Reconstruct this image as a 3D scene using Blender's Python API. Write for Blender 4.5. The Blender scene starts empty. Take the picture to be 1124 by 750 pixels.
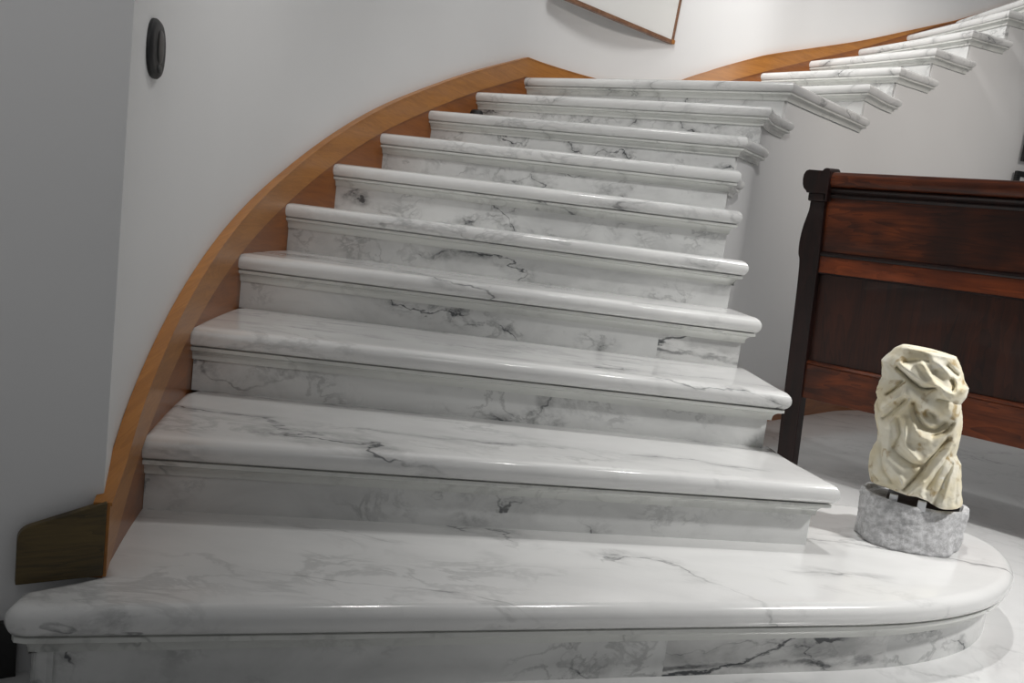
import bpy, bmesh, math, random
from mathutils import Vector, Matrix, noise
random.seed(7)
C = bpy.context.scene.collection
R = math.radians

# ------------------------------------------------------------------ helpers
def obj(name, verts, faces, mats, parent=None, smooth=False, uvs=None, fmat=None, sharp=35):
    off = parent_world(parent)
    me = bpy.data.meshes.new(name)
    me.from_pydata([(v[0]-off[0], v[1]-off[1], v[2]-off[2]) for v in verts], [], faces)
    if not isinstance(mats, (list, tuple)): mats = [mats]
    for m in mats: me.materials.append(m)
    if fmat:
        for p, i in zip(me.polygons, fmat): p.material_index = i
    if uvs:
        l = me.uv_layers.new(name='UVMap')
        for p in me.polygons:
            for li, vi in zip(p.loop_indices, p.vertices):
                l.data[li].uv = uvs[vi]
    me.update()
    bm = bmesh.new(); bm.from_mesh(me)
    bmesh.ops.recalc_face_normals(bm, faces=bm.faces)
    if smooth:
        for f in bm.faces: f.smooth = True
        for e in bm.edges:
            if len(e.link_faces) == 2 and e.calc_face_angle(0) > R(sharp): e.smooth = False
    bm.to_mesh(me); bm.free()
    o = bpy.data.objects.new(name, me); C.objects.link(o)
    if parent: o.parent = parent
    return o

def parent_world(p):
    v = Vector((0, 0, 0))
    while p is not None:
        v += p.location; p = p.parent
    return v

def empty(name, loc, parent=None):
    o = bpy.data.objects.new(name, None); C.objects.link(o)
    o.empty_display_size = .05
    if parent:
        pw = parent_world(parent)
        o.location = Vector(loc)-pw; o.parent = parent
    else: o.location = loc
    return o

def tag(o, label=None, cat=None, group=None, kind=None):
    for k, v in (('label', label), ('category', cat), ('group', group), ('kind', kind)):
        if v: o[k] = v
    return o

def bevel(o, w, seg=2, ang=30):
    m = o.modifiers.new('bevel', 'BEVEL'); m.width = w; m.segments = seg
    m.limit_method = 'ANGLE'; m.angle_limit = R(ang); m.harden_normals = False
    for p in o.data.polygons: p.use_smooth = True
    w = o.modifiers.new('wn', 'WEIGHTED_NORMAL'); w.keep_sharp = True
    return o

def catmull(P, n=8):
    out = []
    for i in range(len(P)-1):
        p0 = Vector(P[i-1]) if i > 0 else Vector(P[0])*2-Vector(P[1])
        p1, p2 = Vector(P[i]), Vector(P[i+1])
        p3 = Vector(P[i+2]) if i+2 < len(P) else p2*2-p1
        for k in range(n):
            t = k/n
            out.append(0.5*((2*p1)+(p2-p0)*t+(2*p0-5*p1+4*p2-p3)*t*t+(3*p1-p0-3*p2+p3)*t**3))
    out.append(Vector(P[-1]))
    return out

def area2(P): return sum(P[i][0]*P[(i+1) % len(P)][1]-P[(i+1) % len(P)][0]*P[i][1] for i in range(len(P)))
def clean(P, eps=.004):
    Q = []
    for p in P:
        if not Q or (Vector(p[:2])-Vector(Q[-1][:2])).length > eps: Q.append(Vector((p[0], p[1])))
    if (Q[0]-Q[-1]).length < eps: Q.pop()
    return Q
def inset(P, o):
    """inward mitred offset of a CCW polygon"""
    if o == 0: return [p.copy() for p in P]
    n = len(P); out = []
    for i in range(n):
        a = (P[i]-P[i-1]).normalized(); b = (P[(i+1) % n]-P[i]).normalized()
        na = Vector((-a.y, a.x)); nb = Vector((-b.y, b.x))
        s = na+nb; d = max(.35, 1+na.dot(nb))
        out.append(P[i]+s*(o/d))
    return out
def stack(P, prof):
    """solid from rings of a polygon: prof = [(inset, z)...] from the top down, both ends capped"""
    V = []; F = []; n = len(P)
    for o, z in prof:
        V += [(p.x, p.y, z) for p in inset(P, o)]
    for r in range(len(prof)-1):
        for i in range(n):
            j = (i+1) % n
            F.append((r*n+i, r*n+j, (r+1)*n+j, (r+1)*n+i))
    F.append(tuple(range(n))); F.append(tuple(range((len(prof)-1)*n, len(prof)*n))[::-1])
    return V, F

def box(V, F, c, s, M=None):
    b = len(V)
    for z in (-1, 1):
        for x, y in ((-1, -1), (1, -1), (1, 1), (-1, 1)):
            p = Vector((c[0]+x*s[0]/2, c[1]+y*s[1]/2, c[2]+z*s[2]/2))
            V.append(tuple(M @ p if M else p))
    for f in ((0, 3, 2, 1), (4, 5, 6, 7), (0, 1, 5, 4), (1, 2, 6, 5), (2, 3, 7, 6), (3, 0, 4, 7)):
        F.append(tuple(b+i for i in f))

# ------------------------------------------------------------------ materials
def newmat(name):
    m = bpy.data.materials.new(name); m.use_nodes = True
    nt = m.node_tree; nt.nodes.clear()
    out = nt.nodes.new('ShaderNodeOutputMaterial'); b = nt.nodes.new('ShaderNodeBsdfPrincipled')
    nt.links.new(b.outputs[0], out.inputs[0])
    return m, nt, b
def N(nt, t, **kw):
    n = nt.nodes.new('ShaderNode'+t)
    for k, v in kw.items():
        if k in n.inputs: n.inputs[k].default_value = v
        else: setattr(n, k, v)
    return n
def math_(nt, op, a, b=None, clamp=False):
    n = nt.nodes.new('ShaderNodeMath'); n.operation = op; n.use_clamp = clamp
    for i, x in enumerate((a, b)):
        if x is None: continue
        if isinstance(x, (int, float)): n.inputs[i].default_value = x
        else: nt.links.new(x, n.inputs[i])
    return n.outputs[0]
def mix(nt, fac, a, b):
    n = nt.nodes.new('ShaderNodeMix'); n.data_type = 'RGBA'
    for s, x in ((0, fac), (6, a), (7, b)):
        if isinstance(x, (int, float, tuple)): n.inputs[s].default_value = x
        else: nt.links.new(x, n.inputs[s])
    return n.outputs[2]
def ramp(nt, x, lo, hi, a=0., b=1.):
    n = nt.nodes.new('ShaderNodeMapRange'); n.interpolation_type = 'SMOOTHSTEP'
    nt.links.new(x, n.inputs[0])
    for i, v in enumerate((lo, hi, a, b)): n.inputs[i+1].default_value = v
    return n.outputs[0]

def marble(name, base=(.80, .80, .79, 1), vein=(.10, .105, .11, 1), scale=1., amount=1., rough=.16, stretch=(1., 2.2, 1.3), big=.5, coat=.25, cloud=.16, seed=0., bold=False):
    m, nt, b = newmat(name)
    tc = N(nt, 'TexCoord'); oi = N(nt, 'ObjectInfo')
    mp = N(nt, 'Mapping'); mp.inputs['Scale'].default_value = stretch
    mp.inputs['Rotation'].default_value = (0.3, .15, .25)
    nt.links.new(tc.outputs['Object'], mp.inputs[0])
    w = math_(nt, 'MULTIPLY_ADD', oi.outputs['Random'], 37.)
    w.node.inputs[2].default_value = seed
    def nz(sc, det, ro, dist, dw):
        n = N(nt, 'TexNoise', noise_dimensions='4D'); n.inputs['Scale'].default_value = sc*scale
        n.inputs['Detail'].default_value = det; n.inputs['Roughness'].default_value = ro
        n.inputs['Distortion'].default_value = dist
        nt.links.new(mp.outputs[0], n.inputs['Vector'])
        nt.links.new(math_(nt, 'ADD', w, dw), n.inputs['W'])
        return n.outputs[0]
    def vein_(sc, width, dw, dist=.6, msc=1.6, mlo=.48, mhi=.62, ro=.6):
        v = math_(nt, 'ABSOLUTE', math_(nt, 'SUBTRACT', nz(sc, 7, ro, dist, dw), .5))
        line = ramp(nt, v, 0, width, 1, 0)
        return math_(nt, 'MULTIPLY', line, ramp(nt, nz(msc, 3, .5, .2, dw+3), mlo, mhi))
    # long broken veins: a warped directional ridge
    sx = N(nt, 'SeparateXYZ'); nt.links.new(mp.outputs[0], sx.inputs[0])
    def run(fx, fy, fz, freq, warp, width, halo, dw, msc, mlo, mhi):
        g = math_(nt, 'ADD', math_(nt, 'ADD', math_(nt, 'MULTIPLY', sx.outputs[0], fx), math_(nt, 'MULTIPLY', sx.outputs[1], fy)), math_(nt, 'MULTIPLY', sx.outputs[2], fz))
        wn = nz(1.0, 6, .56, .25, dw)
        q = math_(nt, 'ADD', math_(nt, 'MULTIPLY', g, freq*scale), math_(nt, 'MULTIPLY', wn, warp))
        q = math_(nt, 'ABSOLUTE', math_(nt, 'SUBTRACT', math_(nt, 'FRACT', math_(nt, 'ADD', q, w)), .5))
        mask = ramp(nt, nz(msc, 3, .55, .2, dw+5), mlo, mhi)
        br = ramp(nt, nz(9., 4, .7, .3, dw+8), .36, .58, .25, 1)
        line = math_(nt, 'MULTIPLY', math_(nt, 'MULTIPLY', ramp(nt, q, width*.15, width, 1, 0), br), mask)
        hal = math_(nt, 'MULTIPLY', math_(nt, 'MULTIPLY', ramp(nt, q, 0, halo, 1, 0), ramp(nt, nz(5.5, 6, .72, .6, dw+11), .40, .68)), mask)
        return line, hal
    l1, h1 = run(.45, .75, 1.1, 1.0, 2.1, .012, .13, 0, 1.7, .44-.03*big, .60-.03*big)
    l2, h2 = run(-.4, 1.0, .9, 2.1, 2.6, .022, .17, 17, 2.6, .42, .62)
    v3 = vein_(6.5, .05, 21, .5, 3.0, .46, .64, .6)
    cl = ramp(nt, nz(1.7, 5, .6, .8, 44), .38, .72)
    t = math_(nt, 'ADD', math_(nt, 'MULTIPLY', l1, .46*amount), math_(nt, 'MULTIPLY', l2, .26*amount))
    t = math_(nt, 'ADD', t, math_(nt, 'MULTIPLY', h1, .44*amount))
    t = math_(nt, 'ADD', t, math_(nt, 'MULTIPLY', h2, .36*amount))
    t = math_(nt, 'ADD', t, math_(nt, 'MULTIPLY', v3, .17*amount))
    if bold:
        so = N(nt, 'SeparateXYZ'); nt.links.new(tc.outputs['Object'], so.inputs[0])
        wob = math_(nt, 'MULTIPLY', math_(nt, 'SUBTRACT', nz(4., 6, .6, .3, 70), .5), .11)
        zz = math_(nt, 'ADD', so.outputs[2], wob)
        a = math_(nt, 'ABSOLUTE', math_(nt, 'SUBTRACT', zz, ramp(nt, so.outputs[0], 1.20, 1.46, .0, .088)))
        la = math_(nt, 'MULTIPLY', ramp(nt, a, .001, .007, 1, 0), ramp(nt, so.outputs[0], 1.50, 1.56, 1, 0))
        b_ = math_(nt, 'ABSOLUTE', math_(nt, 'SUBTRACT', zz, .022))
        lb = math_(nt, 'MULTIPLY', ramp(nt, b_, .002, .013, 1, 0), ramp(nt, nz(6., 4, .6, .2, 75), .38, .58, .3, 1))
        pa = math_(nt, 'MULTIPLY', math_(nt, 'MULTIPLY', ramp(nt, so.outputs[0], 1.40, 1.44), ramp(nt, so.outputs[0], 1.54, 1.62, 1, 0)), ramp(nt, zz, .035, .05))
        t = math_(nt, 'ADD', t, math_(nt, 'ADD', math_(nt, 'MULTIPLY', la, .8), math_(nt, 'ADD', math_(nt, 'MULTIPLY', lb, .6), math_(nt, 'MULTIPLY', pa, .28))))
    t = math_(nt, 'ADD', t, math_(nt, 'MULTIPLY', cl, cloud), True)
    nt.links.new(mix(nt, t, base, vein), b.inputs['Base Color'])
    b.inputs['Roughness'].default_value = rough
    b.inputs['Coat Weight'].default_value = coat; b.inputs['Coat Roughness'].default_value = .05
    return m

def wood(name, dark, light, knot=None, uv=True, gs=1., rough=.38, coat=.2, along='x', patch=0., patchcol=None):
    m, nt, b = newmat(name)
    tc = N(nt, 'TexCoord')
    mp = N(nt, 'Mapping'); mp.inputs['Scale'].default_value = {'x': (1.5, 14, 14), 'z': (14, 14, 1.5)}[along]
    nt.links.new(tc.outputs['UV' if uv else 'Object'], mp.inputs[0])
    n1 = N(nt, 'TexNoise'); n1.inputs['Scale'].default_value = 2.*gs; n1.inputs['Detail'].default_value = 8
    n1.inputs['Roughness'].default_value = .7; n1.inputs['Distortion'].default_value = .7
    nt.links.new(mp.outputs[0], n1.inputs['Vector'])
    n2 = N(nt, 'TexNoise'); n2.inputs['Scale'].default_value = .9*gs; n2.inputs['Detail'].default_value = 3
    n2.inputs['Distortion'].default_value = 1.5
    nt.links.new(mp.outputs[0], n2.inputs['Vector'])
    rings = math_(nt, 'FRACT', math_(nt, 'MULTIPLY', n2.outputs[0], 9.))
    g = math_(nt, 'ADD', math_(nt, 'MULTIPLY', ramp(nt, n1.outputs[0], .3, .7), .65), math_(nt, 'MULTIPLY', rings, .35))
    col = mix(nt, g, dark, light)
    if patch:
        n3 = N(nt, 'TexNoise'); n3.inputs['Scale'].default_value = 2.4; n3.inputs['Detail'].default_value = 3
        nt.links.new(tc.outputs['UV' if uv else 'Object'], n3.inputs['Vector'])
        col = mix(nt, math_(nt, 'MULTIPLY', ramp(nt, n3.outputs[0], .42, .66), patch), col, patchcol)
    if knot:
        vo = N(nt, 'TexVoronoi'); vo.inputs['Scale'].default_value = 4.2
        mp2 = N(nt, 'Mapping'); mp2.inputs['Scale'].default_value = (1, 1.8, 1)
        nt.links.new(tc.outputs['UV'], mp2.inputs[0]); nt.links.new(mp2.outputs[0], vo.inputs['Vector'])
        col = mix(nt, ramp(nt, vo.outputs['Distance'], .012, .035, .8, 0), col, knot)
    nt.links.new(col, b.inputs['Base Color'])
    b.inputs['Roughness'].default_value = rough; b.inputs['Coat Weight'].default_value = coat; b.inputs['Specular IOR Level'].default_value = .3 if not uv else .5
    bp = N(nt, 'Bump'); bp.inputs['Strength'].default_value = .08; bp.inputs['Distance'].default_value = .002
    nt.links.new(n1.outputs[0], bp.inputs['Height']); nt.links.new(bp.outputs[0], b.inputs['Normal'])
    return m

def plaster(name, col, var=.03):
    m, nt, b = newmat(name)
    tc = N(nt, 'TexCoord')
    n = N(nt, 'TexNoise'); n.inputs['Scale'].default_value = 3; n.inputs['Detail'].default_value = 4
    nt.links.new(tc.outputs['Object'], n.inputs['Vector'])
    c2 = tuple(max(0, c-var) for c in col[:3])+(1,)
    nt.links.new(mix(nt, n.outputs[0], col, c2), b.inputs['Base Color'])
    n2 = N(nt, 'TexNoise'); n2.inputs['Scale'].default_value = 120; n2.inputs['Detail'].default_value = 2
    nt.links.new(tc.outputs['Object'], n2.inputs['Vector'])
    bp = N(nt, 'Bump'); bp.inputs['Strength'].default_value = .06; bp.inputs['Distance'].default_value = .001
    nt.links.new(n2.outputs[0], bp.inputs['Height']); nt.links.new(bp.outputs[0], b.inputs['Normal'])
    b.inputs['Roughness'].default_value = .75
    return m
def plain(name, col, rough=.5, metal=0., coat=0.):
    m, nt, b = newmat(name)
    b.inputs['Base Color'].default_value = col; b.inputs['Roughness'].default_value = rough
    b.inputs['Metallic'].default_value = metal; b.inputs['Coat Weight'].default_value = coat
    tc = N(nt, 'TexCoord'); n = N(nt, 'TexNoise'); n.inputs['Scale'].default_value = 40
    nt.links.new(tc.outputs['Object'], n.inputs['Vector'])
    nt.links.new(ramp(nt, n.outputs[0], .3, .7, rough*.9, min(1, rough*1.1)), b.inputs['Roughness'])
    return m

M_tread = marble('marble_tread', amount=1.35, stretch=(.8, 1.7, 2.), big=1.2, cloud=.14)
M_riser = marble('marble_riser', base=(.76, .765, .755, 1), amount=1.9, stretch=(1.1, 1.1, 1.5), scale=1.5, big=1.3, cloud=.26, rough=.22)
M_bold = marble('marble_bold', bold=True, base=(.72, .72, .71, 1), vein=(.05, .055, .06, 1), amount=.8, stretch=(1.2, 1.5, 2.6), scale=1.6, big=2.2, cloud=.35, rough=.2)
M_mould = marble('marble_moulding', base=(.72, .73, .70, 1), amount=1., rough=.2, cloud=.15)
M_floor = marble('marble_floor', base=(.78, .78, .775, 1), amount=.6, stretch=(1.2, 1.2, 1), scale=.8, rough=.14, cloud=.1)
M_base = marble('marble_baseboard', base=(.46, .48, .46, 1), amount=.8, scale=1.5, rough=.2)
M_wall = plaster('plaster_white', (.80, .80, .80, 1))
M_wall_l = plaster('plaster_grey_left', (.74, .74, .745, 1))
M_wall_s = plaster('plaster_stringer', (.80, .795, .79, 1))
M_oak = wood('oak_light', (.33, .125, .022, 1), (.49, .20, .036, 1), knot=(.06, .025, .008, 1))
M_oak_d = wood('oak_dark', (.20, .06, .009, 1), (.34, .11, .016, 1), gs=.8)
M_oak_g = wood('oak_olive', (.028, .018, .004, 1), (.13, .085, .02, 1), gs=1.1, rough=.5)
M_mah = wood('mahogany', (.022, .006, .003, 1), (.21, .045, .009, 1), uv=False, gs=.7, rough=.42, coat=.1, patch=.85, patchcol=(.012, .006, .005, 1))
M_mah_r = wood('mahogany_red', (.08, .017, .004, 1), (.30, .06, .012, 1), uv=False, gs=.7, rough=.42, coat=.1, patch=.6, patchcol=(.03, .008, .005, 1))
M_mah_d = wood('mahogany_dark', (.005, .003, .003, 1), (.022, .007, .005, 1), uv=False, gs=.7, rough=.42, coat=.1, along='z')
M_mah_p = wood('mahogany_panel', (.010, .004, .003, 1), (.055, .014, .006, 1), uv=False, gs=.6, rough=.42, coat=.1, along='z', patch=.8, patchcol=(.008, .004, .004, 1))
M_black = plain('black_plastic', (.006, .006, .007, 1), .55)
M_blackp = plain('black_paint', (.008, .008, .008, 1), .4)
M_grey = plain('grey_plastic', (.04, .04, .04, 1), .5)
M_steel = plain('steel', (.75, .76, .78, 1), .35, .4)

# ------------------------------------------------------------------ plan of the stair
EYE = .853
def K(k): return .17*k if k <= 5 else EYE+(.17*k-EYE)*1.05
F0 = {2: (-.727, 1.63), 3: (-.811, 2.051), 4: (-.862, 2.506), 5: (-.862, 2.95), 6: (-.79, 3.30), 7: (-.692, 3.70), 8: (-.547, 4.124),
      9: (-.36, 4.532), 10: (-.122, 4.93), 11: (1.03, 5.56), 12: (1.42, 5.68), 13: (1.805, 5.942), 14: (2.21, 6.17), 15: (2.592, 6.31), 16: (2.98, 6.43), 17: (3.37, 6.53), 18: (3.77, 6.62), 19: (4.17, 6.69)}
F1 = {2: (.845, 1.95), 3: (.785, 2.225), 4: (.772, 2.57), 5: (.765, 2.80), 6: (.775, 3.03), 7: (.832, 3.375), 8: (.905, 3.66),
      9: (1.044, 3.877), 10: (1.204, 4.152), 11: (1.814, 4.786), 12: (2.075, 5.05), 13: (2.336, 5.219), 14: (2.61, 5.377), 15: (2.863, 5.48), 16: (3.13, 5.57), 17: (3.41, 5.65), 18: (3.70, 5.72), 19: (4.0, 5.78)}
LAST = 17
n_sub = 8
# outer curve = face of the wooden skirting
outer_pts = [(-.658, 1.353)]+[F0[k] for k in range(2, 11)]+[(.16, 5.20), (.44, 5.38), (.74, 5.49)]+[F0[k] for k in range(11, 20)]
OUT = catmull(outer_pts, n_sub)
def oi_(k):   # index on OUT of the step's left end
    j = k-1 if k <= 10 else (k-11)+13
    return j*n_sub
inner_pts = [F1[k] for k in range(2, 20)]
INN = catmull(inner_pts, n_sub)
def ii_(k): return (k-2)*n_sub
T = .052      # nosing thickness

def tread_poly(k, ext=0.):
    a0, a1 = Vector(F0[k]), Vector(F1[k])
    P = [a0-(a1-a0).normalized()*ext, a1]
    # right side along the inner curve, running a little past the next riser
    P += INN[ii_(k)+1: ii_(k+1)+1]
    d = (INN[ii_(k+1)+1]-INN[ii_(k+1)]).normalized()
    e = INN[ii_(k+1)]+d*.085
    P.append(e)
    b0, b1 = Vector(F0[k+1]), Vector(F1[k+1])
    along = (b1-b0).normalized(); back = Vector((-along.y, along.x))
    P.append(b1-along*.10+back*.085)
    P.append(b0+back*.085+along*.02)
    P += [q+Vector(((q-a1).normalized()*ext)) for q in reversed(OUT[oi_(k)+1: oi_(k+1)+1])]
    P = clean(P)
    if area2(P) < 0: P.reverse()
    return P

S1 = [(-.748, 1.240), (-.744, 1.217), (-.730, 1.203), (-.705, 1.203), (-.45, 1.277), (0, 1.409), (.4, 1.526), (.82, 1.649), (.96, 1.700), (1.09, 1.765), (1.205, 1.845), (1.30, 1.945), (1.362, 2.05), (1.392, 2.15),
      (1.386, 2.235), (1.345, 2.305), (1.27, 2.360), (1.17, 2.395), (1.05, 2.405), (.92, 2.395), (.74, 2.36)]
S1f = [Vector(p) for p in S1[:8]]+catmull(S1[7:20], 4)[1:]+[Vector(S1[-1])]
S1 = clean(S1f+[Vector((-.7, 2.16))]+[p+Vector((-.030, 0)) for p in reversed(OUT[1:15])]+[Vector((-.664, 1.361))]+[Vector((-.752, 1.272))])

arc = [(.026*(1-math.sin(R(90*i/6)))+0.0, -.026*(1-math.cos(R(90*i/6)))) for i in range(7)]
nose = [(.034, 0.)]+[(.026*(1-math.sin(R(15*i))), -.026*(1-math.cos(R(15*i)))) for i in range(0, 13)]
nose = [(o, -.052*0.5*(1-math.cos(R(15*i)))) for i, (o, _) in enumerate(nose[1:])]
def nosing_profile(z):
    P = []
    for i in range(13):
        a = R(15*i)
        P.append(((.027 if i < 6 else .023)*(1-math.sin(a)), z-T/2*(1-math.cos(a))))
    return P
def mould_profile(z):
    z -= T
    P = [(.021, z+.001), (.0115, z-.0005), (.0115, z-.009), (.0155, z-.0095)]
    for i in range(7):
        a = R(15*i)
        P.append((.016+.018*math.sin(a), z-.011-.019*(1-math.cos(a))))
    P += [(.0345, z-.036), (.0445, z-.036)]
    return P

stair = empty('staircase', (0, 1.2, 0))
tag(stair, 'curving white marble staircase of wide bullnosed steps sweeping up to the right', 'staircase')

for k in range(1, LAST+1):
    P = [p.copy() for p in S1] if k == 1 else tread_poly(k, .010)
    z = K(k)
    loc = ((-.745, 1.19, 0) if k == 1 else (F0[k][0], F0[k][1], K(k-1)))
    st = empty('step', loc, stair)
    V, F = stack(P, nosing_profile(z))
    obj('tread', V, F, M_tread, st, smooth=True, sharp=50)
    V, F = stack(P if k == 1 else tread_poly(k, .034), mould_profile(z))
    obj('moulding', V, F, M_mould, st, smooth=True, sharp=28)
    # riser: slab of marble set back under the nosing
    zb = K(k-1)-.002; zt = z-T-.020
    if k == 1:
        Q = inset(P, .042); i0 = 0
        # follow the outline from the left end around the rounded end, a strip 25 mm thick
        n = len(S1f)+0
        path = [Q[-1]]+[Q[i] for i in range(0, n-1)]
        inn = inset(P, .070); ipath = [inn[-1]]+[inn[i] for i in range(0, n-1)]
    else:
        a0, a1 = Vector(F0[k]), Vector(F1[k]); u = (a1-a0).normalized(); nb = Vector((-u.y, u.x))
        p0 = a0+nb*.042; p1 = a1+nb*.042-u*.043
        path = [p0.lerp(p1, i/12) for i in range(13)]
        ipath = [p+nb*.026 for p in path]
    V = []; F = []; fm = []
    for a, b in zip(path, ipath):
        V += [(a.x, a.y, zb), (a.x, a.y, zt), (b.x, b.y, zt), (b.x, b.y, zb)]
    m = len(path)
    for i in range(m-1):
        for j in range(4):
            F.append((4*i+j, 4*i+(j+1) % 4, 4*i+4+(j+1) % 4, 4*i+4+j))
            mid = (path[i]+path[i+1])/2
            bold = (k == 1 and .44 < mid.x < .90) or (k == 4 and i in (10, 11)) or (k == 6 and False)
            fm.append(1 if bold else 0)
    F.append((0, 1, 2, 3)); F.append((4*m-4, 4*m-1, 4*m-2, 4*m-3)); fm += [0, 0]
    obj('riser', V, F, [M_riser, M_bold], st, fmat=fm)

# ------------------------------------------------------------------ setting
def strip(name, path, thick, zlo, zhi, mat, side=1, parent=None, kind='structure', close_top=True, nsteps=None, uv=True, smooth=True):
    """vertical board along a plan curve; its face is the curve, its back lies `thick` to the left (side=1) or right"""
    V = []; F = []; uvs = []; s = 0
    n = len(path)
    for i, p in enumerate(path):
        a = path[max(0, i-1)]; b = path[min(n-1, i+1)]
        d = (b-a).normalized(); nr = Vector((-d.y, d.x))*side*thick
        q = p+nr
        if i: s += (p-path[i-1]).length
        lo = zlo(i, s) if callable(zlo) else zlo; hi = zhi(i, s) if callable(zhi) else zhi
        V += [(p.x, p.y, lo), (p.x, p.y, hi), (q.x, q.y, hi), (q.x, q.y, lo)]
        uvs += [(s, lo), (s, hi), (s, hi+thick), (s, lo-thick)]
    for i in range(n-1):
        for j in range(4):
            F.append((4*i+j, 4*i+(j+1) % 4, 4*i+4+(j+1) % 4, 4*i+4+j))
    F.append((0, 1, 2, 3)); F.append((4*n-4, 4*n-1, 4*n-2, 4*n-3))
    o = obj(name, V, F, mat, parent, smooth=smooth, uvs=uvs, sharp=40)
    if kind and not parent: o['kind'] = kind
    return o

# floor: marble slabs with thin joints
V = []; F = []
box(V, F, (.8, 3.2, -.05), (9, 9, .1))
fl = obj('floor', V, F, M_floor); fl['kind'] = 'structure'

def offs(path, d):
    out = []
    n = len(path)
    for i, p in enumerate(path):
        a = path[max(0, i-1)]; b = path[min(n-1, i+1)]
        t = (b-a).normalized(); out.append(p+Vector((-t.y, t.x))*d)
    return out

# curved outer wall (behind the skirting)
SK = .022
wb = [Vector((-.6735, 1.3725))]+offs(OUT, SK)[4:]
strip('wall_back', wb, .12, 0, 4.6, M_wall)
# flat wall to the left of the corner
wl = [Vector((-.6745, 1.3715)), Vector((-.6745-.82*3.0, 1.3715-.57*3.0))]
strip('wall_left', wl, .12, 0, 4.6, M_wall_l, side=-1)
bl = [Vector((-.6745-.82*.12, 1.3715-.57*.12)), Vector((-.6745-.82*3.0, 1.3715-.57*3.0))]
bl = [p+Vector((.57, -.82))*.012 for p in bl]
o = strip('baseboard_left', bl, .0115, 0, .10, M_blackp, side=-1)

# plaster wall that carries the inner ends of the steps, its top stepping up with them
WIN = offs(INN, .043)
cuts = []
for k in range(2, LAST+2):
    a0, a1 = Vector(F0[k]), Vector(F1[k]); u = (a1-a0).normalized(); nb = Vector((-u.y, u.x))
    g = [(p-a1).dot(nb)-.056 for p in WIN]
    c = max(0, ii_(k)-4)
    while c < len(WIN)-2 and g[c+1] < 0: c += 1
    t = -g[c]/(g[c+1]-g[c]) if g[c+1] != g[c] else 0
    cuts.append((c+t, WIN[c].lerp(WIN[c+1], t)))
path = []; tops = []
for n_, k in enumerate(range(2, LAST+1)):
    (ta, pa), (tb, pb) = cuts[n_], cuts[n_+1]
    top = K(k)-T-.02
    seg = [pa]+[WIN[i] for i in range(len(WIN)) if ta+.08 < i < tb-.08]+[pb]
    d = (seg[1]-seg[0]).normalized()
    if path: seg[0] = seg[0]+d*.0015
    path += seg; tops += [top]*len(seg)
dE = (path[-1]-path[-8]).normalized()
path_x = [path[-1]+dE*.01, path[-1]+dE*3.0]
strip('wall_right', path_x, .12, 0, 4.6, M_wall_s, side=1)
strip('wall_right', path, .12, 0, lambda i, s: tops[i], M_wall_s, side=1)
fp = [p for p in path if 2.3 < p.y < 3.95]
strip('baseboard_right', offs(fp, -.014), .0135, 0, .13, M_base, side=1)
fp2 = [p for p in path if p.y > 3.93]
strip('trim_1', offs(fp2, -.035), .0345, 0, .15, M_oak_d, side=1)

# ------------------------------------------------------------------ wooden skirting on the outer wall
def zline(i):
    """height of the nosing line along the outer curve"""
    j = i/n_sub
    if j <= 9:
        k = j+1
        return K(1) + (K(2)-K(1))*(j) if k < 2 else K(int(k))+(K(min(10, int(k)+1))-K(int(k)))*(k-int(k))
    j0 = 12.2   # landing level until just before the next riser
    if j <= j0-.4: return K(10)
    if j >= 13: 
        k = 11+(j-13); return K(int(k))+(K(int(k)+1)-K(int(k)))*(k-int(k))
    t = (j-(j0-.4))/(13-(j0-.4)); return K(10)+(K(11)-K(10))*t
sk = empty('stair_skirting', (-.658, 1.353, K(1)))
tag(sk, 'orange-brown oak skirting board curving up the outer wall beside the marble steps', 'skirting board')
NP = OUT[:]
def ztop(i): 
    j = i/n_sub
    sh = 0 if j < 14 else min(.115, (j-14)*.028)
    return zline(i)+.103-sh+max(0, .024-.008*i)
lo_f = lambda i, s: max(K(1)-.004, zline(i)-.30)
strip('lower_board', NP, SK-.001, lo_f, lambda i, s: zline(i)-.002+(.0 if i else .02), M_oak_d, parent=sk)
strip('upper_board', offs(NP, -.006), SK+.005, lambda i, s: zline(i)-.002+(0 if i else 0), lambda i, s: ztop(i), M_oak, parent=sk)
strip('top_bead', offs(NP, -.009), SK+.008, lambda i, s: ztop(i), lambda i, s: ztop(i)+.006, M_oak, parent=sk)
# end board on the left wall, with its rounded upper corner
e0 = Vector((-.655, 1.350)); e1 = Vector((-.765, 1.2785)); d = (e1-e0).normalized(); nr = Vector((d.y, -d.x))
L = (e1-e0).length; z0 = K(1)+.0005
prof = [(0, z0), (L, z0), (L, z0+.074)]
for i in range(1, 7):
    a = R(90*i/6-8); 
    prof.append((L-.024*(1-math.cos(R(13*i))), z0+.078+.024*math.sin(R(13*i))))
prof.append((0, K(1)+.135))
V = []; F = []; uvs = []
for t in (0, 1):
    for s, z in prof:
        p = e0+d*s+(Vector((-d.y, d.x))*-.0+nr*(-.0))
        back = Vector((.57, -.82))*(-.0165)*t
        V.append((p.x+back.x, p.y+back.y, z)); uvs.append((s*1.3, z))
n = len(prof)
F = [tuple(range(n)), tuple(range(n, 2*n))[::-1]]+[(i, (i+1) % n, n+(i+1) % n, n+i) for i in range(n)]
eb = obj('end_board', V, F, M_oak_g, sk, uvs=uvs); eb['label'] = 'dark olive-brown end piece with a rounded corner'
bevel(eb, .002)

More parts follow.
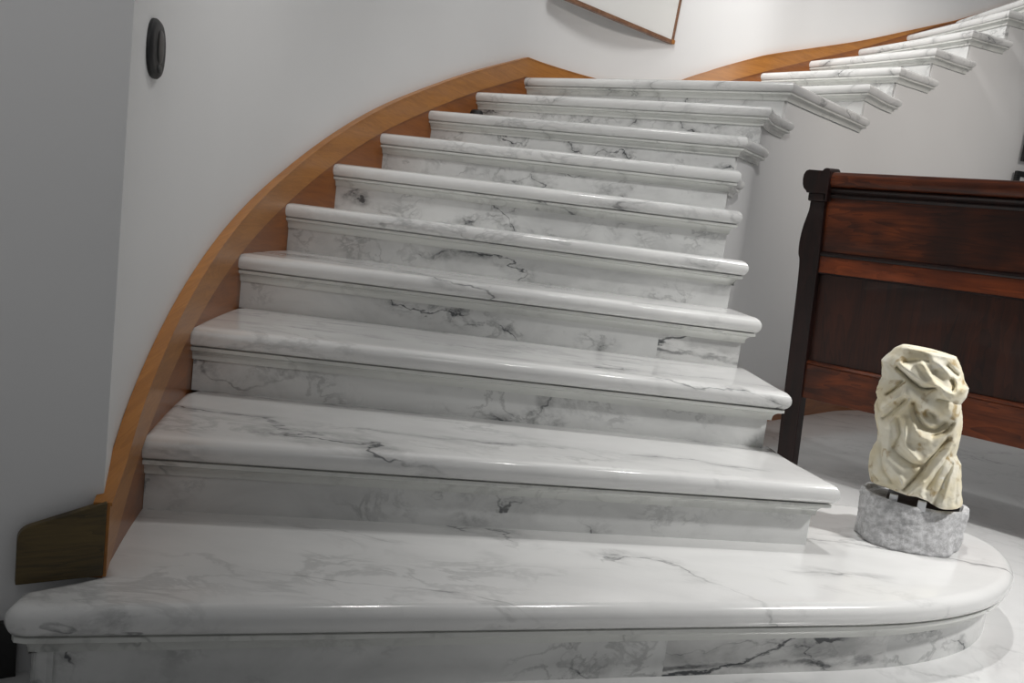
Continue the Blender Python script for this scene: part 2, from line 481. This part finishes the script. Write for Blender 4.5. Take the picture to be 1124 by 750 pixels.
# small black stop against the skirting on the eighth step
V = []; F = []
P = [Vector((-.335, 4.40))+Vector((.035*math.cos(R(a)), .028*math.sin(R(a)))) for a in range(0, 360, 20)]
z = K(8)+.001
V, F = stack(P, [(.014, z+.062), (.006, z+.058), (0, z+.045), (.001, z+.006), (.004, z)])
o = obj('rubber_stop', V, F, M_black, smooth=True)
tag(o, 'small black rubber stop at the skirting end of an upper marble step', 'door stop')

# ------------------------------------------------------------------ light switch on the curved wall
a = Vector((-.752, 1.60)); b = Vector((-.836, 2.021))
# real wall face near there
wa, wbv = wb[5], wb[9]
idx = min(range(len(wb)), key=lambda i: (wb[i]-Vector((-.765, 1.63))).length)
dd = (wb[idx+1]-wb[idx-1]).normalized(); c0 = wb[idx]-dd*.030; nn = Vector((dd.y, -dd.x))   # nn into the room
sw = empty('wall_switch', (c0.x, c0.y, 1.03))
tag(sw, 'black oval light switch on the white curved wall near its corner', 'light switch')
def oval(w, h, zc, d0, d1, name, mat, parent, slope=.35, sy=0.):
    V = []; F = []; n = 28
    rings = [(1, d0), (1, d0+(d1-d0)*.5), (.93, d0+(d1-d0)*.85), (.8, d1)]
    for s, dep in rings:
        for i in range(n):
            t = 2*math.pi*i/n
            x = w*s*math.copysign(abs(math.cos(t))**.85, math.cos(t)); zz = h*s*math.copysign(abs(math.sin(t))**.9, math.sin(t))
            p = c0+dd*(x+sy)+nn*dep
            V.append((p.x, p.y, zc+zz))
    for r in range(3):
        for i in range(n):
            F.append((r*n+i, r*n+(i+1) % n, (r+1)*n+(i+1) % n, (r+1)*n+i))
    F.append(tuple(range(n))); F.append(tuple(range(3*n, 4*n)))
    return obj(name, V, F, mat, parent, smooth=True)
oval(.062, .054, 1.105, .0005, .012, 'plate', M_black, sw)
oval(.024, .030, 1.110, .0115, .015, 'rocker', M_blackp, sw)
oval(.012, .008, 1.069, .0125, .016, 'indicator', M_grey, sw)

# ------------------------------------------------------------------ framed picture on the back wall (only its lower corner in view)
fa = Vector((.04, 5.03)); fb = Vector((.78, 5.52)); fd = (fb-fa).normalized(); fn = Vector((fd.y, -fd.x))
Lf = (fb-fa).length
Mf = Matrix(((fd.x, fn.x, 0, fb.x), (fd.y, fn.y, 0, fb.y), (0, 0, 1, 2.165), (0, 0, 0, 1)))   # local x along, y out of wall, z up; origin lower right corner
Mf = Mf @ Matrix.Rotation(R(3.8), 4, 'Y')
pic = empty('framed_picture', (fb.x, fb.y, 2.165))
tag(pic, 'pale picture in a thin brown frame hanging crooked on the white wall above the stairs', 'picture')
W_, H_ = .98, .8
V = []; F = []; box(V, F, (-W_/2, .0, .011), (W_, .03, .022), Mf); box(V, F, (-W_/2, .0, H_-.011), (W_, .03, .022), Mf)
box(V, F, (-.007, .0, H_/2), (.014, .028, H_-.045), Mf); box(V, F, (-W_+.007, .0, H_/2), (.014, .028, H_-.045), Mf)
M_frame = wood('frame_brown', (.12, .055, .03, 1), (.32, .17, .10, 1), uv=False)
M_print, nt, bsdf = newmat('pale_print')
tc = N(nt, 'TexCoord'); n1 = N(nt, 'TexNoise'); n1.inputs['Scale'].default_value = 2.2
nt.links.new(tc.outputs['Object'], n1.inputs['Vector'])
nt.links.new(mix(nt, ramp(nt, n1.outputs[0], .48, .56), (.86, .86, .84, 1), (.66, .66, .66, 1)), bsdf.inputs['Base Color'])
bsdf.inputs['Roughness'].default_value = .25
bevel(obj('frame', V, F, M_frame, pic), .002)
V = []; F = []; box(V, F, (-W_/2, -.002, H_/2), (W_-.028, .012, H_-.04), Mf)
obj('canvas', V, F, M_print, pic)
V = []; F = []; box(V, F, (-.005, .012, .012), (.026, .016, .026), Mf)
bevel(obj('corner_block', V, F, M_oak, pic), .004)

# ------------------------------------------------------------------ two black picture frames on the stringer wall
def wall_at(x):
    for i in range(len(path)-1):
        if path[i].x <= x <= path[i+1].x and path[i+1].x-path[i].x > 1e-6:
            t = (x-path[i].x)/(path[i+1].x-path[i].x); d = (path[min(i+3, len(path)-1)]-path[max(0, i-3)]).normalized()
            return path[i].lerp(path[i+1], t), d
for (x, zlo, zhi, w, lab) in ((3.19, 1.73, 2.28, .42, 'black framed picture at the right edge, upper of the two on the white wall'),
                              (3.165, 1.20, 1.665, .40, 'black framed picture just above the wooden bench, lower of the two on the wall')):
    p, d = wall_at(x); p2 = p+d*w; nr = Vector((d.y, -d.x))
    p2w, _ = wall_at(min(p2.x, 3.6))
    M2 = Matrix(((d.x, nr.x, 0, p.x), (d.y, nr.y, 0, p.y), (0, 0, 1, zlo), (0, 0, 0, 1)))
    e = empty('black_frame', (p.x, p.y, zlo)); tag(e, lab, 'picture', 'black framed pictures on the stair wall')
    h = zhi-zlo; V = []; F = []; b_ = .035
    box(V, F, (w/2, .03, b_/2), (w, .022, b_), M2); box(V, F, (w/2, .03, h-b_/2), (w, .022, b_), M2)
    box(V, F, (b_/2, .03, h/2), (b_, .022, h-2*b_), M2); box(V, F, (w-b_/2, .03, h/2), (b_, .022, h-2*b_), M2)
    bevel(obj('frame', V, F, M_blackp, e), .003)
    V = []; F = []; box(V, F, (w/2, .024, h/2), (w-2*b_+.004, .012, h-2*b_+.004), M2)
    obj('print', V, F, M_print, e)

# ------------------------------------------------------------------ bench seen from behind
bu = Vector((.7495, -.662, 0)); bn = Vector((-.662, -.7495, 0))      # along, and towards the viewer
rk = R(6)
bv = Vector((0, 0, 1))*math.cos(rk)+bn*math.sin(rk); bw = bu.cross(bv)   # bw: out of the back, towards the viewer?
if bw.dot(bn) < 0: bw = -bw
A = Vector((1.383, 3.26, 0))
bench = bpy.data.objects.new('wooden_bench', None); C.objects.link(bench)
tag(bench, 'dark red-brown wooden bench with tall panelled back standing beyond the marble steps', 'bench')
BM = Matrix(((bu.x, bw.x, bv.x, A.x), (bu.y, bw.y, bv.y, A.y), (bu.z, bw.z, bv.z, A.z), (0, 0, 0, 1)))
bench.matrix_world = BM        # local: x along the back, y towards the viewer, z up the raked back
def bpart(name, V, F, mat, bev=.004, smooth=False, parent=bench, label=None):
    me = bpy.data.meshes.new(name); me.from_pydata(V, [], F); me.materials.append(mat)
    bm = bmesh.new(); bm.from_mesh(me); bmesh.ops.recalc_face_normals(bm, faces=bm.faces)
    if smooth:
        for f in bm.faces: f.smooth = True
        for ed in bm.edges:
            if len(ed.link_faces) == 2 and ed.calc_face_angle(0) > R(35): ed.smooth = False
    bm.to_mesh(me); bm.free()
    o = bpy.data.objects.new(name, me); C.objects.link(o); o.parent = parent
    if bev: bevel(o, bev)
    if label: o['label'] = label
    return o
x0, x1 = -.252, 1.32
def extr(profile, xa, xb):
    V = [(xa, y, z) for y, z in profile]+[(xb, y, z) for y, z in profile]; n = len(profile)
    F = [tuple(range(n)), tuple(range(n, 2*n))[::-1]]+[(i, (i+1) % n, n+(i+1) % n, n+i) for i in range(n)]
    return V, F
# posts: silhouette (x profile) is shaped, with a block cap
def post(xc, flip):
    s = -1 if flip else 1
    # outer edge as height runs up: foot, shaft, bulge, neck
    outer = [(.000, 0.0), (.004, .05), (.0, .25), (-.002, .60), (-.004, .78), (-.008, .885), (-.016, .915), (-.018, .96), (-.012, 1.02), (.004, 1.09), (.006, 1.128)]
    outer = catmull(outer, 4)
    inner = .072
    V = []; F = []
    prof = [(xc+s*(p.x), p.y) for p in outer]+[(xc+s*(inner-.006), 1.128), (xc+s*inner, .92), (xc+s*(inner+.004), 0)]
    V = [(x, -.03, z) for x, z in prof]+[(x, .032, z) for x, z in prof]; n = len(prof)
    F = [tuple(range(n)), tuple(range(n, 2*n))[::-1]]+[(i, (i+1) % n, n+(i+1) % n, n+i) for i in range(n)]
    pm = bpart('post', V, F, M_mah_d, .005, label='dark shaped post')
    # scroll cap: rolled block running front to back
    cap = []
    for xx, zz in ((.072, 1.128), (.072, 1.158), (-.004, 1.158), (-.008, 1.166), (-.018, 1.175), (-.024, 1.19), (-.026, 1.21), (-.024, 1.228), (-.016, 1.242), (-.004, 1.247), (.05, 1.245), (.054, 1.252), (.064, 1.256), (.076, 1.254), (.082, 1.244), (.08, 1.128)):
        cap.append((xc+s*xx, zz))
    # small collar below
    V = [(x, -.045, z) for x, z in cap]+[(x, .055, z) for x, z in cap]; n = len(cap)
    F = [tuple(range(n)), tuple(range(n, 2*n))[::-1]]+[(i, (i+1) % n, n+(i+1) % n, n+i) for i in range(n)]
    bpart('cap', V, F, M_mah_d, .003, parent=pm)
    V = []; F = []; box(V, F, (xc+s*.034, .002, 1.144), (.070, .084, .036)); bpart('collar', V, F, M_mah_d, .007, parent=pm)
post(x0, False); post(x1, True)
xa, xb = x0+.062, x1-.062
# rolled top rail
pr = []
for i in range(11):
    a = R(-90+180*i/10); pr.append((.012+.030*math.cos(a), 1.212+.030*math.sin(a)))
pr += [(-.02, 1.242), (-.02, 1.182)]
V, F = extr(pr, xa, xb); bpart('top_rail', V, F, M_mah, 0, True)
V, F = extr([(-.015, 1.183), (.024, 1.183), (.030, 1.176), (.026, 1.168), (.016, 1.160), (.020, 1.152), (.012, 1.142), (-.015, 1.142)], xa, xb)
bpart('cornice', V, F, M_mah_d, 0)
V = []; F = []; box(V, F, ((xa+xb)/2, -.002, 1.03), (xb-xa, .022, .226)); bpart('upper_panel', V, F, M_mah, .003)
V, F = extr([(-.012, .915), (.022, .915), (.026, .922), (.022, .930), (.010, .934), (-.012, .934)], xa, xb); bpart('bead', V, F, M_mah_d, 0)
V = []; F = []; box(V, F, ((xa+xb)/2, .004, .882), (xb-xa, .030, .066)); bpart('middle_rail', V, F, M_mah_r, .003, label='bright reddish rail')
V, F = extr([(-.012, .842), (.014, .842), (.020, .847), (.016, .853), (-.012, .853)], xa, xb); bpart('bead', V, F, M_mah_d, 0)
V = []; F = []; box(V, F, ((xa+xb)/2, -.010, .66), (xb-xa, .018, .37)); bpart('lower_panel', V, F, M_mah_p, .002)
V, F = extr([(-.012, .474), (.016, .474), (.020, .479), (.012, .486), (-.012, .486)], xa, xb); bpart('bead', V, F, M_mah, 0)
V = []; F = []; box(V, F, ((xa+xb)/2, .002, .402), (xb-xa, .030, .144)); bpart('bottom_rail', V, F, M_mah, .004)
# seat and far legs, on the wall side (true vertical legs)
V = []; F = []; box(V, F, ((x0+x1)/2, -.20, .43), (x1-x0-.10, .34, .035)); bpart('seat', V, F, M_mah, .006)
for xx in (.13, 1.1):
    V = []; F = []; Mi = Matrix.Rotation(-rk, 4, 'X')
    box(V, F, (xx, -.30, .222), (.05, .05, .40)); 
    bpart('leg', V, F, M_mah_d, .004)

# ------------------------------------------------------------------ stone torso on its block
B0 = Vector((1.11, 2.12, 0)); rx = Vector((.88628, -.46315, 0)); wy = Vector((.46315, .88628, 0))   # rx right, wy away
stat = empty('torso_sculpture', (B0.x, B0.y, K(1)))
tag(stat, 'cream stone fragment of a draped headless torso on a rough grey stone block', 'sculpture')
O = (-.0045, .2795)
def loc(px, py):      # sketch units -> metres (across, up)
    dx, dy = px-1000, py-550
    return (O[0]+.0021125*dx+.0004179*dy, O[1]+.00058065*dx-.0023977*dy)
def unloc(s, z):
    a, b, c, d = .0021125, .0004179, .00058065, -.0023977
    det = a*d-b*c; u, v = s-O[0], z-O[1]
    return (1000+(d*u-b*v)/det, 550+(-c*u+a*v)/det)
left = [(965, 538), (953.5, 528), (952.4, 509), (954.5, 496), (958, 487), (962, 481), (963, 470), (960, 455), (959, 442), (963, 434), (961, 428), (965, 416), (968, 411), (968, 402), (967.5, 393), (973, 388), (978, 385), (984, 380), (992, 377.5)]
right = [(1053.7, 553), (1053.7, 530), (1052.7, 511), (1048.6, 500), (1051.6, 488), (1054, 473), (1054.7, 460), (1053.5, 446), (1059.5, 439), (1061, 430), (1057, 422), (1054.5, 414), (1051, 403), (1048, 396), (1036, 391), (1023, 386), (1015, 382.5), (1007, 380), (992, 377.5)]
LL = [Vector(loc(*p)) for p in left]; RR = [Vector(loc(*p)) for p in right]
def interp(L, z):
    if z <= L[0].y: return L[0].x
    best = None
    for i in range(len(L)-1):
        a, b = L[i], L[i+1]
        if min(a.y, b.y) <= z <= max(a.y, b.y) and abs(b.y-a.y) > 1e-6:
            return a.x+(b.x-a.x)*(z-a.y)/(b.y-a.y)
    return L[-1].x
LL.sort(key=lambda p: p.y); RR.sort(key=lambda p: p.y)

def A_(x, y): return (930+x/6.253, 360+y/6.253)
def B_(x, y): return (930+x/4.687, 460+y/4.687)
# folds: (points, width in sketch units, height in mm; negative = groove)
folds = [
    ([A_(350, 255), A_(440, 345), A_(520, 405), A_(605, 405)], 2.6, -16),
    ([A_(375, 225), A_(450, 290), A_(530, 350), A_(600, 385)], 4.5, 11),
    ([A_(400, 225), A_(480, 215), A_(560, 225)], 3.0, -5),
    ([A_(520, 240), A_(570, 320), A_(640, 400), A_(720, 450)], 4.0, 11),
    ([A_(590, 225), A_(650, 270), A_(700, 330)], 4.5, 6),
    ([A_(680, 265), A_(720, 310), A_(745, 335)], 2.6, -12),
    ([A_(705, 365), A_(722, 400), A_(718, 425)], 3.0, -15),
    ([A_(750, 430), A_(800, 440)], 7.0, 10),
    ([A_(600, 290), A_(600, 300)], 3.5, -7),
    ([A_(660, 440), A_(700, 500), A_(690, 540)], 4.0, 8),
    ([A_(620, 480), A_(700, 500), A_(770, 540)], 2.4, -7),
    ([A_(550, 570), A_(590, 600)], 4.0, -12),
    ([A_(455, 500), A_(480, 590), A_(530, 660), A_(600, 690), A_(670, 660)], 5.2, -20),
    ([A_(560, 560), A_(620, 620), A_(660, 640)], 9.0, -12),
    ([A_(430, 390), A_(500, 450), A_(560, 520)], 7.0, 8),
    ([A_(405, 380), A_(430, 480), A_(455, 600), A_(500, 700), (1020, 478)], 3.0, 6),
    ([A_(390, 350), A_(330, 400), A_(280, 430)], 2.4, -11),
    ([A_(400, 420), A_(320, 470), A_(240, 520)], 3.2, 8),
    ([A_(420, 460), A_(330, 540), A_(250, 590)], 2.4, -7),
    ([A_(440, 480), A_(370, 540), A_(280, 640)], 3.2, 6),
    ([A_(240, 220), A_(250, 330), A_(215, 400)], 3.6, -6),
    ([A_(210, 480), A_(225, 540)], 3.5, -9),
    ([A_(350, 590), A_(370, 700), B_(250, 130), B_(330, 200), B_(385, 215)], 3.0, -9),
    ([A_(300, 620), A_(300, 720), B_(220, 150), B_(300, 220)], 3.4, 5),
    ([A_(410, 600), A_(410, 700), B_(310, 110), B_(370, 180)], 3.2, 7),
    ([B_(560, 110), B_(480, 190), B_(400, 280), B_(320, 370)], 4.2, 11),
    ([B_(520, 95), B_(440, 170), B_(370, 260), B_(300, 350)], 3.0, -12),
    ([B_(440, 75), B_(500, 60), B_(540, 20)], 2.6, -12),
    ([B_(545, 130), B_(470, 240), B_(410, 340)], 2.6, -6),
    ([B_(560, 200), B_(520, 300), B_(490, 400)], 3.4, 5),
    ([B_(540, 220), B_(490, 310), B_(450, 410)], 2.4, -5),
    ([B_(575, 240), B_(555, 330), B_(550, 420)], 2.6, -4),
    ([B_(140, 180), B_(130, 260), B_(160, 310)], 3.0, -7),
    ([B_(180, 100), B_(190, 220), B_(230, 320)], 2.8, -4),
    ([B_(215, 190), B_(280, 270), B_(300, 340)], 3.4, 4),
    ([B_(400, 290), B_(380, 370), B_(390, 395)], 3.0, 6),
    ([B_(150, 30), B_(170, 90)], 4.0, -6),
]
fd_ = []
for pts, w, h in folds:
    P = catmull(pts, 5)
    fd_.append(([(a, b) for a, b in zip(P[:-1], P[1:])], w, h/1000., min(p.x for p in P)-3*w, max(p.x for p in P)+3*w, min(p.y for p in P)-3*w, max(p.y for p in P)+3*w))
def relief(px, py):
    q = Vector((px, py)); t = 0
    for segs, w, h, xa_, xb_, ya_, yb_ in fd_:
        if px < xa_ or px > xb_ or py < ya_ or py > yb_: continue
        dm = 1e9
        for a, b in segs:
            ab = b-a; l = ab.length_squared
            u = 0 if l < 1e-9 else max(0, min(1, (q-a).dot(ab)/l))
            dm = min(dm, (q-(a+ab*u)).length)
        t += h*math.exp(-(dm/(w*(.72 if h < 0 else .85)))**1.7)
    return t
zb_, zt_ = .292, LL[-1].y
NZ, NT = 190, 240
V = []; F = []
zfloor = .296
for i in range(NZ+1):
    f = i/NZ; z = zfloor+(zt_-.0015-zfloor)*f
    # the lower hem is not level: it drops a little to the right
    xl, xr = interp(LL, z), interp(RR, z)
    cx, hw = (xl+xr)/2, max(.004, (xr-xl)/2)
    dep = .078*(1-.15*f)*min(1, (hw/.05)**.7)
    for j in range(NT):
        th = 2*math.pi*j/NT
        c, s = math.cos(th), math.sin(th)
        x = cx+hw*math.copysign(abs(c)**.86, c); y = dep*math.copysign(abs(s)**.8, s)       # y>0 away
        zz = z
        px, py = unloc(x, z)
        front = max(0, -s)
        if front > 0:
            d = relief(px, py)*min(1, front*1.6)
            y -= d*1.5
        nz_ = noise.fractal(Vector((x*34, y*34, z*34)), .9, 2.2, 4)*.0022+noise.noise(Vector((x*13+5, y*13, z*13)))*.002
        x += c*nz_; y += s*nz_
        V.append((x, y, zz))
for i in range(NZ):
    for j in range(NT):
        k = (j+1) % NT
        F.append((i*NT+j, i*NT+k, (i+1)*NT+k, (i+1)*NT+j))
F.append(tuple(range(NT))); F.append(tuple(range(NZ*NT, (NZ+1)*NT)))
# hem follows the block: lower edge higher on the left
Vw = []
for x, y, z in V:
    t = max(0, 1-(z-zfloor)/.07)
    hem = .012*max(0, (.10-x)/.2)+.004*math.sin(x*70)
    # break of the neck: flat tilted plane at the top
    lift = t*(hem+.012*math.exp(-((x+.02)/.055)**2))
    p = B0+rx*x+wy*(y-.005); Vw.append((p.x, p.y, z+lift))
M_stone, nt, bs = newmat('cream_stone')
tc = N(nt, 'TexCoord')
n1 = N(nt, 'TexNoise'); n1.inputs['Scale'].default_value = 14; n1.inputs['Detail'].default_value = 6
n2 = N(nt, 'TexNoise'); n2.inputs['Scale'].default_value = 90; n2.inputs['Detail'].default_value = 5
n3 = N(nt, 'TexNoise'); n3.inputs['Scale'].default_value = 26; n3.inputs['Detail'].default_value = 5; n3.inputs['Distortion'].default_value = .6
for n in (n1, n2, n3): nt.links.new(tc.outputs['Object'], n.inputs['Vector'])
col = mix(nt, ramp(nt, n1.outputs[0], .35, .65), (.76, .68, .48, 1), (.84, .80, .67, 1))
col = mix(nt, ramp(nt, n3.outputs[0], .56, .72), col, (.47, .35, .17, 1))
col = mix(nt, ramp(nt, n3.outputs[0], .36, .28), col, (.87, .85, .78, 1))
nt.links.new(col, bs.inputs['Base Color']); bs.inputs['Roughness'].default_value = .7
bp = N(nt, 'Bump'); bp.inputs['Strength'].default_value = .35; bp.inputs['Distance'].default_value = .003
nt.links.new(n2.outputs[0], bp.inputs['Height']); nt.links.new(bp.outputs[0], bs.inputs['Normal'])
obj('torso', Vw, F, M_stone, stat, smooth=True, sharp=70)

# rough block
bot = [(-.120, -.03), (-.098, -.098), (-.056, -.122), (.019, -.112), (.105, -.063), (.127, .02), (.132, .10), (.05, .14), (-.06, .12), (-.11, .05)]
top = [(-.133, -.008), (-.112, -.066), (-.057, -.094), (.004, -.088), (.070, -.052), (.129, .012), (.136, .095), (.05, .135), (-.06, .115), (-.118, .045)]
def dens(P, m=10):
    out = []
    for i in range(len(P)):
        a, b = Vector(P[i]), Vector(P[(i+1) % len(P)])
        out += [a.lerp(b, k/m) for k in range(m)]
    # soften the corners a little
    for _ in range(3):
        out = [(out[i-1]+out[i]*2+out[(i+1) % len(out)])/4 for i in range(len(out))]
    return out
Pb, Pt = dens(bot), dens(top); n = len(Pb)
V = []; F = []; NR = 36
ztop_l = lambda x: .286+(-x)*.055
for i in range(NR+1):
    f = i/NR
    for a, b in zip(Pb, Pt):
        p = a.lerp(b, f**.8)
        zt = ztop_l(p.x)
        edge = 1-.035*(max(0, f-.93)/.07)**2-.03*(max(0, .05-f)/.05)**2
        z = K(1)+.0008+(zt-K(1))*f
        q = p*edge
        d = noise.fractal(Vector((q.x*22, q.y*22, z*22)), .8, 2.1, 5)*.006+noise.noise(Vector((q.x*60, q.y*60, z*60)))*.0022
        nrm = q.normalized()
        wz = 0 if f in (0,) else 1
        q = q+nrm*d
        zz = z + (noise.noise(Vector((q.x*18, 3, q.y*18)))*.003 if f > .96 else 0)
        W = B0+rx*q.x+wy*q.y; V.append((W.x, W.y, zz))
for i in range(NR):
    for j in range(n):
        k = (j+1) % n; F.append((i*n+j, i*n+k, (i+1)*n+k, (i+1)*n+j))
# top: rim then a shallow recess
base_i = len(V)
for s_, dz in ((.90, .0), (.86, -.010), (.5, -.010)):
    for b in Pt:
        q = b*s_; W = B0+rx*q.x+wy*q.y; V.append((W.x, W.y, ztop_l(q.x)+dz))
rings = [NR*n, base_i, base_i+n, base_i+2*n]
for a, b in zip(rings[:-1], rings[1:]):
    for j in range(n):
        k = (j+1) % n; F.append((a+j, a+k, b+k, b+j))
F.append(tuple(range(base_i+2*n, base_i+3*n))); F.append(tuple(range(n)))
M_rock, nt, bs = newmat('grey_rock')
tc = N(nt, 'TexCoord')
n1 = N(nt, 'TexNoise'); n1.inputs['Scale'].default_value = 24; n1.inputs['Detail'].default_value = 8; n1.inputs['Roughness'].default_value = .7
n2 = N(nt, 'TexNoise'); n2.inputs['Scale'].default_value = 70; n2.inputs['Detail'].default_value = 6; n2.inputs['Roughness'].default_value = .75
for nn_ in (n1, n2): nt.links.new(tc.outputs['Object'], nn_.inputs['Vector'])
c_ = mix(nt, ramp(nt, n2.outputs[0], .36, .64), (.42, .42, .425, 1), (.66, .66, .67, 1))
nt.links.new(c_, bs.inputs['Base Color']); bs.inputs['Roughness'].default_value = .85
bp = N(nt, 'Bump'); bp.inputs['Strength'].default_value = .5; bp.inputs['Distance'].default_value = .006
nt.links.new(n2.outputs[0], bp.inputs['Height']); nt.links.new(bp.outputs[0], bs.inputs['Normal'])
o = obj('stone_block', V, F, M_rock, stat, smooth=True, sharp=50); o['label'] = 'rough-hewn grey stone block'
# black sheet filling the gap under the torso inside the rim, and the two steel pins
P = clean([B0.xy+rx.xy*p.x*.84+wy.xy*p.y*.84 for p in Pt])
if area2(P) < 0: P.reverse()
V, F = stack(P, [(0, .2795), (0, .262)])
obj('black_gap_fill', V, F, M_blackp, stat)
for (px, py) in ((982, 543), (1012, 551)):
    s, z = loc(px, py)
    V = []; F = []
    M3 = Matrix(((rx.x, wy.x, 0, B0.x), (rx.y, wy.y, 0, B0.y), (0, 0, 1, 0), (0, 0, 0, 1)))
    box(V, F, (s, -.074, .2905), (.020, .012, .026), M3)
    bevel(obj('mounting_pin', V, F, M_steel, stat), .001)

# ------------------------------------------------------------------ light
W = bpy.data.worlds.new('world'); bpy.context.scene.world = W; W.use_nodes = True
W.node_tree.nodes['Background'].inputs[0].default_value = (.98, .99, 1, 1)
W.node_tree.nodes['Background'].inputs[1].default_value = .09
def spot(loc_, tgt, power, size=80, rad=.035, col=(1, .985, .965), blend=.6):
    l = bpy.data.lights.new('unseen_spot', 'SPOT'); l.energy = power; l.spot_size = R(size); l.spot_blend = blend
    l.shadow_soft_size = rad; l.color = col
    o = bpy.data.objects.new('unseen_spot', l); C.objects.link(o); o.location = loc_
    o.rotation_euler = (Vector(tgt)-Vector(loc_)).to_track_quat('-Z', 'Y').to_euler()
    return o
spot((2.7, 1.35, 2.5), (1.45, 2.1, .2), 185, 60, blend=1, rad=.09)
spot((.9, 2.25, 2.9), (.9, 2.0, .2), 62, 60, blend=1)
spot((-.1, 2.3, 2.9), (-.2, 2.2, .2), 22, 90, blend=1, rad=.1)
spot((1.1, 1.8, 3.0), (.6, 3.5, 1.2), 62, 66, blend=1, rad=.08)
spot((.2, -.9, 2.8), (-1.0, 1.0, 1.9), 44, 60, blend=1, rad=.2)  # unseen fill, added from the front to lift the left wall
spot((.6, 2.2, 3.0), (-.9, 2.6, 1.5), 20, 80, blend=1, rad=.3)
spot((2.5, 2.5, 2.7), (.85, 3.25, .9), 34, 40, blend=1, rad=.1)  # added spot, out of view, brightening the narrow stringer wall by the post
spot((.3, 3.5, 3.9), (.1, 4.9, 2.0), 60, 110, blend=1, rad=.3)
spot((.6, 4.4, 4.3), (2.3, 5.8, 2.4), 165, 78, blend=1, rad=.3)
spot((3.6, 2.0, 3.2), (2.1, 4.9, 2.1), 150, 54, col=(1, .94, .88), blend=1, rad=.15)  # unseen warm spot added to brighten the stringer wall under the upper flight

# ------------------------------------------------------------------ camera
cam = bpy.data.cameras.new('camera'); co = bpy.data.objects.new('camera', cam); C.objects.link(co)
cam.sensor_width = 36; cam.lens = 900/1124*36; cam.clip_start = .02
roll = R(7.3); pitch = math.atan(122*math.cos(roll)/900)
fwd = Vector((0, math.cos(pitch), -math.sin(pitch))); up0 = Vector((0, math.sin(pitch), math.cos(pitch))); r0 = Vector((1, 0, 0))
rt = r0*math.cos(roll)+up0*math.sin(roll); up = -r0*math.sin(roll)+up0*math.cos(roll)
co.matrix_world = Matrix(((rt.x, up.x, -fwd.x, 0), (rt.y, up.y, -fwd.y, 0), (rt.z, up.z, -fwd.z, EYE), (0, 0, 0, 1)))
sc = bpy.context.scene; sc.camera = co
sc.view_settings.view_transform = 'Standard'; sc.view_settings.look = 'None'
sc.view_settings.gamma = 1; sc.view_settings.use_curve_mapping = False; sc.view_settings.exposure = .68
